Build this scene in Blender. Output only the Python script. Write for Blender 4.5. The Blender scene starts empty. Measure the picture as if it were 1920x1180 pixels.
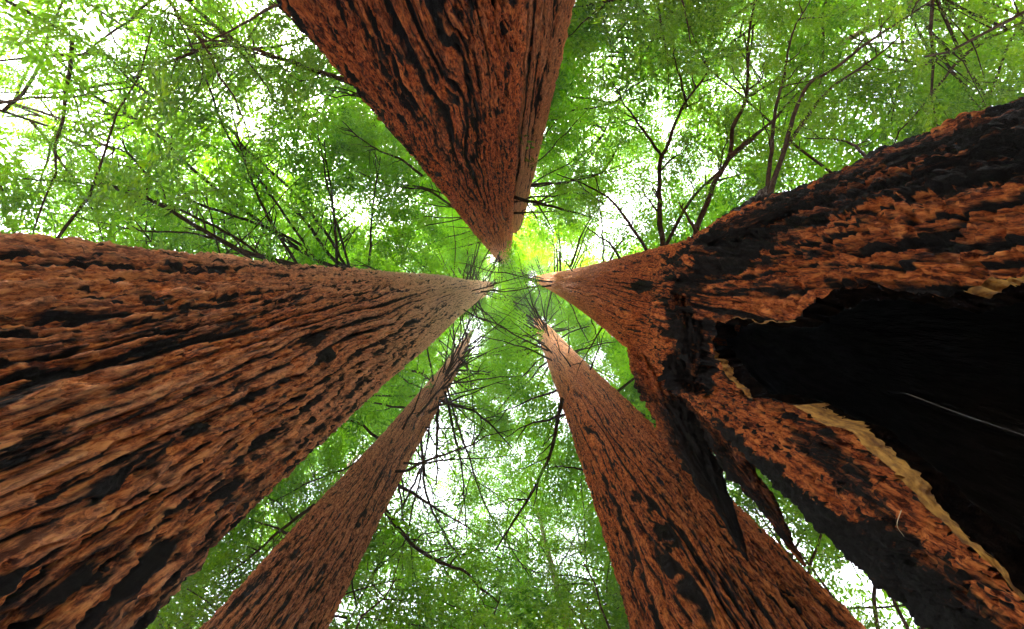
import bpy, math, random
import numpy as np

# ------------------------------------------------------------------ camera, world, sun
FPX, VX, VY = 800.0, 957.0, 527.0      # focal length and zenith point in photo pixels
ZC = 0.7                               # camera height above the forest floor
scene = bpy.context.scene
COL = scene.collection
cam_d = bpy.data.cameras.new('camera')
cam_d.sensor_width = 36.0
cam_d.lens = 36.0 * FPX / 1920.0
cam_d.shift_x = (960 - VX) / 1920.0
cam_d.shift_y = -(590 - VY) / 1920.0
cam_d.clip_start = 0.02
cam_d.clip_end = 2000
cam = bpy.data.objects.new('camera', cam_d)
COL.objects.link(cam)
cam.location = (0, 0, ZC)
cam.rotation_euler = (math.pi, 0, 0)
scene.camera = cam

SUN_EL, SUN_ROT = math.radians(58), math.radians(200)
world = bpy.data.worlds.new('World'); scene.world = world
world.use_nodes = True
wn = world.node_tree; wn.nodes.clear()
sky = wn.nodes.new('ShaderNodeTexSky'); sky.sky_type = 'NISHITA'; sky.sun_disc = False
sky.sun_elevation = SUN_EL; sky.sun_rotation = SUN_ROT
sky.air_density = 1.0; sky.dust_density = 4.0; sky.ozone_density = 1.0
hs = wn.nodes.new('ShaderNodeHueSaturation'); hs.inputs['Saturation'].default_value = 0.28
bg = wn.nodes.new('ShaderNodeBackground'); bg.inputs['Strength'].default_value = 0.12
wo = wn.nodes.new('ShaderNodeOutputWorld')
wn.links.new(sky.outputs[0], hs.inputs['Color']); wn.links.new(hs.outputs[0], bg.inputs[0]); wn.links.new(bg.outputs[0], wo.inputs[0])
sl = bpy.data.lights.new('sun', 'SUN'); sl.energy = 2.4; sl.angle = math.radians(18); sl.color = (1, .95, .86)
so = bpy.data.objects.new('sun', sl); COL.objects.link(so)
so.rotation_euler = (math.radians(90) - SUN_EL, 0, math.pi - SUN_ROT)
scene.view_settings.view_transform = 'Standard'
scene.view_settings.look = 'None'
scene.view_settings.exposure = 4.05
scene.view_settings.gamma = 1.0
scene.cycles.max_bounces = 8
scene.cycles.transmission_bounces = 6
scene.cycles.diffuse_bounces = 5

rng = np.random.default_rng(7)
random.seed(7)

# ------------------------------------------------------------------ noise
_perm = np.random.default_rng(11).permutation(256).astype(np.int32)
_perm = np.concatenate([_perm, _perm, _perm])
_g = np.random.default_rng(5).normal(size=(256, 3)); _g /= np.linalg.norm(_g, axis=1)[:, None]
_g = _g.astype(np.float32)
def noise(x, y, z):
    x, y, z = np.broadcast_arrays(x, y, z)
    shp = x.shape
    x = x.ravel().astype(np.float32); y = y.ravel().astype(np.float32); z = z.ravel().astype(np.float32)
    xi = np.floor(x).astype(np.int32); yi = np.floor(y).astype(np.int32); zi = np.floor(z).astype(np.int32)
    fx = x - xi; fy = y - yi; fz = z - zi
    u = fx*fx*fx*(fx*(fx*6-15)+10); v = fy*fy*fy*(fy*(fy*6-15)+10); w = fz*fz*fz*(fz*(fz*6-15)+10)
    X = xi & 255; Y = yi & 255; Z = zi & 255
    def gr(a, b, c):
        h = _perm[_perm[_perm[(X + a) & 255] + ((Y + b) & 255)] + ((Z + c) & 255)]
        g = _g[h]
        return g[:, 0]*(fx-a) + g[:, 1]*(fy-b) + g[:, 2]*(fz-c)
    def lerp(a, b, t): return a + t*(b-a)
    r = lerp(lerp(lerp(gr(0,0,0), gr(1,0,0), u), lerp(gr(0,1,0), gr(1,1,0), u), v),
             lerp(lerp(gr(0,0,1), gr(1,0,1), u), lerp(gr(0,1,1), gr(1,1,1), u), v), w)
    return (r * 1.5).reshape(shp)
def sstep(a, b, x):
    t = np.clip((x - a) / (b - a), 0, 1); return t*t*(3-2*t)

# ------------------------------------------------------------------ mesh helpers
def new_mesh(name, verts, faces, mats, midx=None, attrs=None, smooth=True, parent=None, loc=None):
    """faces: (n,4) or (n,3) int array"""
    verts = np.asarray(verts, dtype=np.float32); faces = np.asarray(faces, dtype=np.int32)
    me = bpy.data.meshes.new(name)
    k = faces.shape[1]
    me.vertices.add(len(verts)); me.vertices.foreach_set('co', verts.ravel())
    me.loops.add(len(faces)*k); me.loops.foreach_set('vertex_index', faces.ravel())
    me.polygons.add(len(faces))
    me.polygons.foreach_set('loop_start', np.arange(0, len(faces)*k, k, dtype=np.int32))
    me.polygons.foreach_set('loop_total', np.full(len(faces), k, dtype=np.int32))
    me.polygons.foreach_set('use_smooth', np.full(len(faces), smooth, dtype=bool))
    for m in (mats if isinstance(mats, (list, tuple)) else [mats]): me.materials.append(m)
    if midx is not None: me.polygons.foreach_set('material_index', np.asarray(midx, dtype=np.int32))
    for an, av in (attrs or {}).items():
        a = me.attributes.new(an, 'FLOAT', 'POINT'); a.data.foreach_set('value', np.asarray(av, dtype=np.float32))
    me.update(calc_edges=True); me.validate()
    o = bpy.data.objects.new(name, me); COL.objects.link(o)
    if loc is not None: o.location = loc
    if parent is not None: o.parent = parent
    return o
def thing(name, label, cat, loc=(0, 0, 0), group=None):
    o = bpy.data.objects.new(name, None); COL.objects.link(o); o.location = loc
    o.empty_display_size = 0.3
    o['label'] = label; o['category'] = cat
    if group: o['group'] = group
    return o
class Bag:
    """collects quads of several materials for ONE mesh"""
    def __init__(s): s.v = []; s.f = []; s.m = []; s.t = []; s.n = 0
    def add(s, v, f, m=0, t=0.5):
        v = np.asarray(v, dtype=np.float32).reshape(-1, 3); f = np.asarray(f).reshape(-1, 4)
        s.v.append(v); s.f.append(f + s.n); s.m.append(np.full(len(f), m)); s.n += len(v)
        s.t.append(np.broadcast_to(np.asarray(t, dtype=np.float32), (len(v),)))
    def build(s, name, mats, parent=None, origin=(0, 0, 0), smooth=True):
        if not s.v: return None
        return new_mesh(name, np.concatenate(s.v) - np.asarray(origin, dtype=np.float32), np.concatenate(s.f), mats,
                        np.concatenate(s.m), {'tint': np.concatenate(s.t)}, smooth, parent)
def P(px, py, h):
    return np.array([(px - VX) * h / FPX, (py - VY) * h / FPX, h + ZC])
def smooth_path(pts, n):
    pts = np.asarray(pts, dtype=float)
    if len(pts) == 2:
        t = np.linspace(0, 1, n)[:, None]; return pts[0]*(1-t) + pts[1]*t
    d = np.r_[0, np.cumsum(np.linalg.norm(np.diff(pts, axis=0), axis=1))]
    ext = np.vstack([2*pts[0]-pts[1], pts, 2*pts[-1]-pts[-2]])
    out = []
    for s in np.linspace(0, d[-1], n):
        i = min(max(np.searchsorted(d, s) - 1, 0), len(pts) - 2)
        t = (s - d[i]) / max(d[i+1] - d[i], 1e-6)
        a, b, c, e = ext[i], ext[i+1], ext[i+2], ext[i+3]
        out.append(0.5*((2*b) + (c-a)*t + (2*a-5*b+4*c-e)*t*t + (3*b-a-3*c+e)*t**3))
    return np.array(out)
def tube(path, r0, r1, sides=6, rough=0.0, power=1.0):
    path = np.asarray(path, dtype=float); n = len(path)
    tan = np.gradient(path, axis=0); tan /= np.linalg.norm(tan, axis=1)[:, None] + 1e-9
    ref = np.array([0, 0, 1.0]) if abs(tan[0][2]) < 0.8 else np.array([1.0, 0, 0])
    A = np.cross(tan, ref); A /= np.linalg.norm(A, axis=1)[:, None] + 1e-9
    B = np.cross(tan, A)
    rr = r0 + (r1 - r0) * np.linspace(0, 1, n)**power
    ang = np.linspace(0, 2*np.pi, sides, endpoint=False)
    R = rr[:, None] * (1 + rough * rng.normal(size=(n, sides)))
    v = path[:, None, :] + R[..., None]*(np.cos(ang)[None, :, None]*A[:, None, :] + np.sin(ang)[None, :, None]*B[:, None, :])
    i = np.arange(n-1)[:, None]*sides; j = np.arange(sides)[None, :]; jn = (j+1) % sides
    f = np.stack([i+j, i+jn, i+sides+jn, i+sides+j], -1).reshape(-1, 4)
    return v.reshape(-1, 3), f

# ------------------------------------------------------------------ materials
def nd(nt, t, **kw):
    n = nt.nodes.new(t)
    for k, v in kw.items(): setattr(n, k, v)
    return n
def bark_mat(name, dark, mid, light, pale, zs=0.07, scale=1.0, bump=1.0, char_shade_col=(.007, .006, .006, 1)):
    m = bpy.data.materials.new(name); m.use_nodes = True
    nt = m.node_tree; L = nt.links.new
    bs = nt.nodes['Principled BSDF']; bs.inputs['Roughness'].default_value = 0.85
    bs.inputs['Specular IOR Level'].default_value = 0.25
    tc = nd(nt, 'ShaderNodeTexCoord')
    mp = nd(nt, 'ShaderNodeMapping'); mp.inputs['Scale'].default_value = (scale, scale, zs*scale)
    L(tc.outputs['Object'], mp.inputs[0])
    def nz(sc, det=8, rough=.6, dist=0.0):
        n = nd(nt, 'ShaderNodeTexNoise'); n.inputs['Scale'].default_value = sc; n.inputs['Detail'].default_value = det
        n.inputs['Roughness'].default_value = rough; n.inputs['Distortion'].default_value = dist
        L(mp.outputs[0], n.inputs['Vector']); return n
    n1 = nz(9, 10, .68, .4); n2 = nz(38, 8, .65)
    mpg = nd(nt, 'ShaderNodeMapping'); mpg.inputs['Scale'].default_value = (1, 1, .28); L(tc.outputs['Object'], mpg.inputs[0])
    ng = nd(nt, 'ShaderNodeTexNoise'); ng.inputs['Scale'].default_value = 32; ng.inputs['Detail'].default_value = 10; ng.inputs['Roughness'].default_value = .75; ng.inputs['Distortion'].default_value = .5
    L(mpg.outputs[0], ng.inputs['Vector']); n3 = nz(3.0, 6, .6, .6)
    r1 = nd(nt, 'ShaderNodeValToRGB'); e = r1.color_ramp.elements
    e[0].position = .445; e[0].color = (dark[0]*.6, dark[1]*.5, dark[2]*.5, 1); e[1].position = .56; e[1].color = (*light, 1)
    k = e.new(.5); k.color = (*mid, 1)
    mixn = nd(nt, 'ShaderNodeMix'); mixn.data_type = 'FLOAT'; mixn.inputs[0].default_value = .45
    L(n1.outputs[0], mixn.inputs[2]); L(n2.outputs[0], mixn.inputs[3]); mixg = nd(nt, 'ShaderNodeMix'); mixg.data_type = 'FLOAT'; mixg.inputs[0].default_value = .62; L(mixn.outputs[0], mixg.inputs[2]); L(ng.outputs[0], mixg.inputs[3]); mixn = mixg; L(mixn.outputs[0], r1.inputs[0])
    # tone: paler bark aloft, weathered ridge tops with a painted highlight
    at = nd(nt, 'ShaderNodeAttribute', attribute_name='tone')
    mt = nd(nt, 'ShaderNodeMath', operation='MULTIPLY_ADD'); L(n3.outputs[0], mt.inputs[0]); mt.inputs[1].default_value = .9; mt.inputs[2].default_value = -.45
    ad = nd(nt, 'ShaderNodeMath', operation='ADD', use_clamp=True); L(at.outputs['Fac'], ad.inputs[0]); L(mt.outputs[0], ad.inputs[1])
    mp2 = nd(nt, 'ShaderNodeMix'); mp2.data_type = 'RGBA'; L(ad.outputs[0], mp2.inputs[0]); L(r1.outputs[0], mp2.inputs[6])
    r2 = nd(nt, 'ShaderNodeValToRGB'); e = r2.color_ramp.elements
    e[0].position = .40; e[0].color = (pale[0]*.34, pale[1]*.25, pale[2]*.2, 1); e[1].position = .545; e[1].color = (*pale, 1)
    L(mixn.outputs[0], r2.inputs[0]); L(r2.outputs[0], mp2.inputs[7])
    # char: old fire soot plus shade painted into furrows and flank
    ac = nd(nt, 'ShaderNodeAttribute', attribute_name='char_shade')
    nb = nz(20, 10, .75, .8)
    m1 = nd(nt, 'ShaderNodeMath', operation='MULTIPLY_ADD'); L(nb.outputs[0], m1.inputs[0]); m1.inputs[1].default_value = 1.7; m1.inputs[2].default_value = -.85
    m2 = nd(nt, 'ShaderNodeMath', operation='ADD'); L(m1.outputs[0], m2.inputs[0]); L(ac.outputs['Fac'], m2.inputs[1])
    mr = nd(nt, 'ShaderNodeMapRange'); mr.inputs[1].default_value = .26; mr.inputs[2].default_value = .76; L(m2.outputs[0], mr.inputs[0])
    mc = nd(nt, 'ShaderNodeMix'); mc.data_type = 'RGBA'; L(mr.outputs[0], mc.inputs[0]); L(mp2.outputs[2], mc.inputs[6]); mc.inputs[7].default_value = char_shade_col
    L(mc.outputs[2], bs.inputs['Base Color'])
    # bump
    mp3 = nd(nt, 'ShaderNodeMapping'); mp3.inputs['Scale'].default_value = (1, 1, .3); L(tc.outputs['Object'], mp3.inputs[0])
    nf = nd(nt, 'ShaderNodeTexNoise'); nf.inputs['Scale'].default_value = 55; nf.inputs['Detail'].default_value = 8; nf.inputs['Roughness'].default_value = .7
    L(mp3.outputs[0], nf.inputs['Vector'])
    b1 = nd(nt, 'ShaderNodeBump'); b1.inputs['Strength'].default_value = 1.0*bump; b1.inputs['Distance'].default_value = .06; L(nf.outputs[0], b1.inputs['Height'])
    b2 = nd(nt, 'ShaderNodeBump'); b2.inputs['Strength'].default_value = .9*bump; b2.inputs['Distance'].default_value = .09; L(mixn.outputs[0], b2.inputs['Height'])
    L(b1.outputs[0], b2.inputs['Normal']); L(b2.outputs[0], bs.inputs['Normal'])
    return m
def simple_mat(name, c0, c1, scale=8, rough=.8, zs=1, bump=.4, spec=.3, dist=.02):
    m = bpy.data.materials.new(name); m.use_nodes = True
    nt = m.node_tree; L = nt.links.new; bs = nt.nodes['Principled BSDF']
    bs.inputs['Roughness'].default_value = rough; bs.inputs['Specular IOR Level'].default_value = spec
    tc = nd(nt, 'ShaderNodeTexCoord'); mp = nd(nt, 'ShaderNodeMapping'); mp.inputs['Scale'].default_value = (1, 1, zs)
    L(tc.outputs['Object'], mp.inputs[0])
    n = nd(nt, 'ShaderNodeTexNoise'); n.inputs['Scale'].default_value = scale; n.inputs['Detail'].default_value = 8; n.inputs['Roughness'].default_value = .65
    L(mp.outputs[0], n.inputs['Vector'])
    r = nd(nt, 'ShaderNodeValToRGB'); e = r.color_ramp.elements
    e[0].position = .38; e[0].color = (*c0, 1); e[1].position = .62; e[1].color = (*c1, 1)
    L(n.outputs[0], r.inputs[0]); L(r.outputs[0], bs.inputs['Base Color'])
    b = nd(nt, 'ShaderNodeBump'); b.inputs['Strength'].default_value = bump; b.inputs['Distance'].default_value = dist
    L(n.outputs[0], b.inputs['Height']); L(b.outputs[0], bs.inputs['Normal'])
    return m
def leaf_mat(name, dark, light, tr_dark, tr_light, trans=.6):
    m = bpy.data.materials.new(name); m.use_nodes = True
    nt = m.node_tree; L = nt.links.new; nt.nodes.clear()
    out = nd(nt, 'ShaderNodeOutputMaterial')
    at = nd(nt, 'ShaderNodeAttribute', attribute_name='tint')
    def ramp(a, b):
        mx = nd(nt, 'ShaderNodeMix'); mx.data_type = 'RGBA'; L(at.outputs['Fac'], mx.inputs[0])
        mx.inputs[6].default_value = (*a, 1); mx.inputs[7].default_value = (*b, 1); return mx.outputs[2]
    d = nd(nt, 'ShaderNodeBsdfPrincipled'); L(ramp(dark, light), d.inputs['Base Color']); d.inputs['Roughness'].default_value = .55
    d.inputs['Specular IOR Level'].default_value = .3
    t = nd(nt, 'ShaderNodeBsdfTranslucent'); L(ramp(tr_dark, tr_light), t.inputs['Color'])
    ms = nd(nt, 'ShaderNodeMixShader'); ms.inputs[0].default_value = trans
    L(d.outputs[0], ms.inputs[1]); L(t.outputs[0], ms.inputs[2]); L(ms.outputs[0], out.inputs[0])
    return m

M_BARK_L = bark_mat('bark_left', (.15, .032, .008), (.62, .165, .036), (.92, .38, .11), (.90, .58, .37))
M_BARK_T = bark_mat('bark_top', (.13, .023, .006), (.60, .125, .026), (.90, .28, .065), (.82, .42, .21))
M_BARK_R = bark_mat('bark_right', (.15, .027, .008), (.60, .145, .032), (.88, .31, .075), (.82, .31, .085), zs=.15)
M_BARK_B = bark_mat('bark_bottom', (.14, .030, .008), (.56, .145, .031), (.84, .31, .08), (.80, .40, .16))
M_BARK_S = bark_mat('bark_slim', (.10, .032, .014), (.40, .145, .058), (.64, .30, .14), (.68, .40, .24))
M_CHAR = simple_mat('charred_wood', (.004, .004, .004), (.022, .016, .014), 22, .6, .25, .9, .5, .03)
M_CHARB = simple_mat('charred_bark', (.004, .003, .003), (.035, .015, .010), 16, .8, .25, 1.0, .3, .10)
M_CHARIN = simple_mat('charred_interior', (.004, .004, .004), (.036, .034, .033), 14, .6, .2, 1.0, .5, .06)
M_RIMCHAR = simple_mat('charred_lip', (.001, .001, .001), (.010, .006, .004), 20, 1.0, 1, 1.0, 0, .05)
M_WOOD = simple_mat('exposed_heartwood', (.13, .055, .014), (.50, .27, .055), 26, .7, .5, .6, .3, .02)
M_TWIG = simple_mat('dead_branch', (.016, .011, .009), (.05, .034, .026), 12, .9, 1, .3, .1)
M_STEM = simple_mat('young_stem', (.03, .022, .018), (.11, .075, .055), 6, .9, 1, .3, .1)
M_GREY = simple_mat('distant_bark', (.10, .065, .045), (.22, .14, .09), 4, .9, .2, .5, .1)
M_NEEDLE = leaf_mat('redwood_needles', (.012, .045, .008), (.045, .11, .016), (.046, .185, .0015), (.235, .49, .006), .64)
M_LEAF = leaf_mat('understory_leaves', (.02, .05, .012), (.06, .12, .02), (.055, .185, .002), (.25, .48, .008), .62)
M_SPRUCE = leaf_mat('dull_needles', (.014, .045, .018), (.04, .09, .03), (.04, .16, .03), (.12, .32, .06), .55)  # duller, bluer green than the redwood needles
M_GROUND = simple_mat('forest_floor', (.10, .055, .03), (.28, .17, .09), 3, .95, 1, .6, .1, .05)
M_THREAD = simple_mat('thread', (.5, .5, .5), (.8, .8, .8), 30, .4, 1, 0, .3)
M_STRAW = simple_mat('dry_grass', (.45, .38, .22), (.7, .6, .4), 30, .6, 1, 0, .3)

# ------------------------------------------------------------------ ground
def ground():
    n = 90
    g = np.sign(np.linspace(-1, 1, n)) * np.abs(np.linspace(-1, 1, n))**2.2 * 400
    X, Y = np.meshgrid(g, g)
    Z = noise(X*.25, Y*.25, 0*X)*.18 + noise(X*1.3, Y*1.3, 0*X+4)*.05 - .1
    Z = np.where(np.hypot(X, Y) < .6, -.12, Z)
    v = np.stack([X, Y, Z], -1).reshape(-1, 3)
    i = (np.arange(n-1)[:, None]*n + np.arange(n-1)[None, :]).reshape(-1)
    f = np.stack([i, i+1, i+n+1, i+n], -1)
    o = new_mesh('ground', v, f, M_GROUND); o['kind'] = 'structure'
ground()

# ------------------------------------------------------------------ big trunks
def axis_fn(tab):
    tab = np.array(tab, dtype=float)
    lh = np.log(tab[:, 0] + 1.6)
    def fn(h):
        l = np.log(np.asarray(h, dtype=float) + 1.6)
        az = np.radians(np.interp(l, lh, tab[:, 1])); D = np.interp(l, lh, tab[:, 3])
        R = D*np.sin(np.radians(np.interp(l, lh, tab[:, 2])))
        return D*np.cos(az), D*np.sin(az), R
    return fn
def in_poly(px, py, poly):
    poly = np.asarray(poly, dtype=float); inside = np.zeros(px.shape, bool); n = len(poly)
    for i in range(n):
        x1, y1 = poly[i]; x2, y2 = poly[(i+1) % n]
        c = ((y1 > py) != (y2 > py))
        with np.errstate(divide='ignore', invalid='ignore'):
            inside ^= c & (px < (x2-x1)*(py-y1)/(y2-y1+1e-12) + x1)
    return inside
def bark_field(x, y, z, R0, seed, twist, style):
    """x,y = unit circle coords * R0 (metres round the trunk), z height; returns displacement (m) and char"""
    depth = style.get('depth', .07); fu = style.get('fu', 3.4); k = style.get('kz', .05)
    wob = noise(x*.8+seed, y*.8, z*.13)*.28 + noise(x*2.4, y*2.4+seed, z*.5)*.11 + noise(x*6, y*6+seed, z*1.6)*.035
    a = twist*z + wob/max(R0, .4)
    ca, sa = np.cos(a), np.sin(a)
    X = x*ca - y*sa; Y = x*sa + y*ca
    lobes = noise(X*1.1+seed, Y*1.1, z*.05+seed)*style.get('lobe', .16)
    th = np.arctan2(Y, X)
    N1 = int(round(2*math.pi*R0/style.get('sp', .21))); N2 = int(N1*2.7)
    wq = noise(X*1.5+seed, Y*1.5+5, z*.15)
    ph = th*N1*.5 + 2.2*wq + .6*noise(X*4+seed, Y*4+5, z*.28) + .14*noise(X*11+seed, Y*11, z*1.6)
    p1 = np.abs(np.sin(ph))
    ph2 = th*N2*.5 + 7*wq + 2.0*noise(X*4+seed, Y*4+9, z*.42) + .8*noise(X*12, Y*12+3, z*1.6)
    p2 = np.abs(np.sin(ph2))
    p0 = np.abs(np.sin(th*max(3, int(N1/3.2))*.5 + 3.2*noise(X*1.2+seed, Y*1.2+15, z*.13) + .8*noise(X*5, Y*5+seed, z*.8)))
    n3 = noise(X*fu*5+1, Y*fu*5+seed, z*fu*5*k*1.5)
    n4 = noise(X*fu*12+1, Y*fu*12+seed, z*fu*12*k*2.5)
    n5 = noise(X*34+1, Y*34+seed, z*9); n6 = noise(X*17+1, Y*17+seed+4, z*3.2); n7 = noise(X*80, Y*80+seed, z*30)
    def fur(n, w): return 1 - np.exp(-(np.abs(n)/w)**1.15)
    md = .62 + .75*sstep(-.3, .3, noise(X*fu*.7+60, Y*fu*.7, z*.22))
    md2 = .45 + .8*sstep(-.25, .25, noise(X*fu*1.4+90, Y*fu*1.4, z*.6))
    hf = sstep(5, 16, z)
    f1 = sstep(-.12, .70, p1)
    md0 = sstep(-.25, .3, noise(X*1.6+33, Y*1.6+seed, z*.2))
    k0 = (1 - sstep(.0, .6, p0))*md0
    d = -depth*.9*k0 + depth*md*(f1-1)*.85 + depth*.40*md2*(p2**.7-1) + depth*.30*(fur(n3, .2)-1) + depth*.20*(fur(n4, .25)-1) + .030*n5 + .017*n7 + .030*(fur(n6, .15)-1)
    fl = noise(X*fu*1.6+31, Y*fu*1.6, z*fu*.13)
    fl2 = noise(X*fu*4+31, Y*fu*4, z*fu*.8)
    d += depth*.18*sstep(-.03, .07, fl) + depth*.30*sstep(0, .05, fl2)
    blk = style.get('block', 0)
    if np.any(blk):
        bw = noise(X*4, Y*4, z*3)*.5
        b1 = noise(X*8+5, Y*8+seed+bw, z*6.5); b2 = noise(X*19+5, Y*19+seed, z*15+bw)
        lowb = 1 - sstep(6, 9, z)
        d += blk*lowb*(.05*(fur(b1, .10)-1) + .022*(fur(b2, .12)-1))
    # pits, old knots: ragged hollows
    jag = n4*.22 + n5*.16 + n3*.22
    pit = noise(X*4.6+seed*2, Y*4.6+7, z*.8) + jag
    pm = sstep(.46, .56, pit)
    pit2 = noise(X*9+seed*3, Y*9+7, z*2.6) + jag
    pm2 = sstep(.40, .50, pit2)*style.get('speck', 1)
    d -= .03*pm + .018*pm2
    low = noise(X*.8+seed, Y*.8+2, z*.16+seed)
    fine = noise(X*3.2+seed, Y*3.2, z*.20)
    fin2 = noise(X*9+seed, Y*9, z*.6)
    k1 = (1 - sstep(.05, .58, p1)) + .45*k0; k2 = 1 - sstep(.05, .5, p2)
    ch = style.get('char_shade', .1) - .06 + .20*low + .26*fine + .26*fin2 + .26*n3 + .26*n4 + .18*n6 + (1.0*k1*md + .66*k2*md2)*(.92+.5*n6+.4*n5) + .22*n5 + .18*n6 - .32*hf  # soot patches, and furrow shade painted into the bark colour
    ch = ch + .40*pm + .42*pm2
    rt = .30 + .50*np.clip(1 + d/(depth*1.2), -1, 1) + .25*n4  # ridge tops tinted lighter: weathering plus a highlight painted into the tone
    return lobes + d, ch, rt
def trunk(name, tab, parent, mat, seed, rows=600, cols=520, back=90, hmin=.9, twist=0.0, style={}, tone=(8, 40, .0, 1.0),
          extra=None, cut=None, flute=None):
    fn = axis_fn(tab); top = tab[-1][0]
    s = np.linspace(hmin**-.8, top**-.8, rows)**(-1/.8)
    h = np.r_[np.linspace(-ZC-.15, hmin*.97, 16), s]
    cx, cy, R = fn(h)
    az0 = math.atan2(np.interp(2, h, cy), np.interp(2, h, cx)) + math.pi   # towards the camera
    front = np.linspace(-math.pi*.56, math.pi*.56, cols)
    backa = np.linspace(math.pi*.56, math.pi*1.44, back+2)[1:-1]
    th = np.r_[front, backa] + az0
    T, H = np.meshgrid(th, h)
    R0 = float(fn(3.0)[2])
    ux, uy = np.cos(T)*R0, np.sin(T)*R0
    if 'blockT' in style: style['block'] = style['blockT'](T-az0)
    d, ch, rt = bark_field(ux, uy, H, R0, seed, twist, style)
    RR = np.interp(H[:, 0], h, R)[:, None]
    amp = np.clip(RR/R0, .35, 1.2)
    rad = RR + d*amp + style.get('depth', .07)*.5
    if flute is not None: rad = rad + flute(T - az0, H)
    X = cx[:, None] + rad*np.cos(T); Y = cy[:, None] + rad*np.sin(T)
    hh = np.maximum(H, .05)
    PX = VX + FPX*X/hh; PY = VY + FPX*Y/hh
    if extra is not None: ch = extra(PX, PY, ch, T-az0, H)
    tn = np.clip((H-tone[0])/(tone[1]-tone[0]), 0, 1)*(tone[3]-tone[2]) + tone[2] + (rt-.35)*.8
    n, mcol = X.shape
    i = np.arange(n-1)[:, None]*mcol; j = np.arange(mcol)[None, :]; jn = (j+1) % mcol
    f = np.stack([i+j, i+jn, i+mcol+jn, i+mcol+j], -1).reshape(-1, 4)
    if cut is not None:
        c = cut(PX, PY, H, T-az0).reshape(-1)
        f = f[~(c[f].sum(1) >= 2)]
    v = np.stack([X, Y, H+ZC], -1).reshape(-1, 3)
    o = new_mesh(name, v - np.array(parent.location), f, mat, None, {'char_shade': ch.ravel(), 'tone': tn.ravel()}, True, parent)
    return fn
def tree_root(name, label, cat, tab, group=None):
    cx, cy, R = axis_fn(tab)(0.0)
    return thing(name, label, cat, (float(cx), float(cy), 0.0), group)

# --- left giant
TL = [(-.85,160,31,3.2),(0,161,26.2,3.2),(1.2,161.7,23.8,3.2),(5.5,162,21.4,3.2),(12.8,164,19.3,3.2),(18,165,18.2,3.2),(43,165,14.5,3.2),(70,166,11,3.2),(76,166,3,3.2)]
tree_left = tree_root('redwood_tree', 'huge leaning-in redwood trunk filling the left side, deep long dark furrows in orange bark', 'redwood tree', TL, 'giant redwoods around the viewer')
trunk('trunk', TL, tree_left, M_BARK_L, 3.7, 760, 640, twist=.018, style=dict(depth=.085, fu=3.7, char_shade=.19, sp=.15, lobe=.22), tone=(3, 14, -.1, 1.15),
      extra=lambda PX, PY, ch, T, H: ch + .50*sstep(-.1, 1.3, T)*(1-sstep(2.5, 8, H)) - .04)  # shadow on the lower flank painted in as darker bark
# --- top giant with a fused second stem
TT = [(-.85,252,30,3.2),(0,252,25.5,3.2),(2,252.1,22.2,3.2),(6,252.3,21.2,3.2),(15,253,20,3.2),(45,253.5,16.5,3.2),(66,255,12,3.2),(70,255,3,3.2)]
TF = [(-.85,273,13,3.9),(0,273.5,10.5,3.8),(3,274.3,8.8,3.7),(15,275,7.4,3.7),(28,275.5,6.0,3.7),(32,275.5,2,3.7)]
tree_top = tree_root('redwood_tree', 'broad red-barked redwood pointing down from the top edge, peppered with black burn spots', 'redwood tree', TT, 'giant redwoods around the viewer')
trunk('trunk', TT, tree_top, M_BARK_T, 12.3, 640, 520, twist=-.012, style=dict(depth=.075, fu=3.6, char_shade=.25, sp=.14, lobe=.14, speck=1.15), tone=(12, 40, -.3, 1.0),
      extra=lambda PX, PY, ch, T, H: ch + .40*sstep(.6, 1.25, T)*(1-sstep(7, 13, H)))  # bark darker towards one flank, low on the trunk
trunk('fused_stem', TF, tree_top, M_BARK_T, 22.3, 420, 220, 60, twist=0, style=dict(depth=.05, fu=4.5, char_shade=-.02, lobe=.05), tone=(2, 14, 0, 1.0))
# --- lower right
TB = [(-.85,58,19,5),(0,58.8,16,5),(2.5,59.2,13.6,5),(5.5,58.8,12.6,5),(14,57,10.2,5),(25,56.4,8.2,5),(38,56,6.4,5),(46,56,4,5),(50,56,1,5)]
tree_low = tree_root('redwood_tree', 'orange redwood trunk at lower right of centre, widening towards the bottom edge in long ridges', 'redwood tree', TB, 'giant redwoods around the viewer')
trunk('trunk', TB, tree_low, M_BARK_B, 31.1, 520, 420, twist=.01, hmin=2.0, style=dict(depth=.075, fu=3.4, char_shade=.14, sp=.15, lobe=.2), tone=(10, 34, -.3, .9))
# --- lower left, slimmer
TS = [(-.85,124,9.6,7),(0,124,8.6,7),(4,124.4,7.3,7),(9,124.9,6.3,7),(15,124.8,5.0,7),(28,124.2,4.2,7),(36,125.5,3.4,7),(44,127,2.0,7),(48,127,.6,7)]
tree_slim = tree_root('redwood_tree', 'slimmest brown redwood of the ring, at lower left between two wider trunks, many bare limbs', 'redwood tree', TS, 'giant redwoods around the viewer')
trunk('trunk', TS, tree_slim, M_BARK_S, 41.9, 460, 340, twist=.03, hmin=4, style=dict(depth=.06, fu=3.8, char_shade=.13, sp=.135, lobe=.1), tone=(16, 40, -.35, .9))

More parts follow.
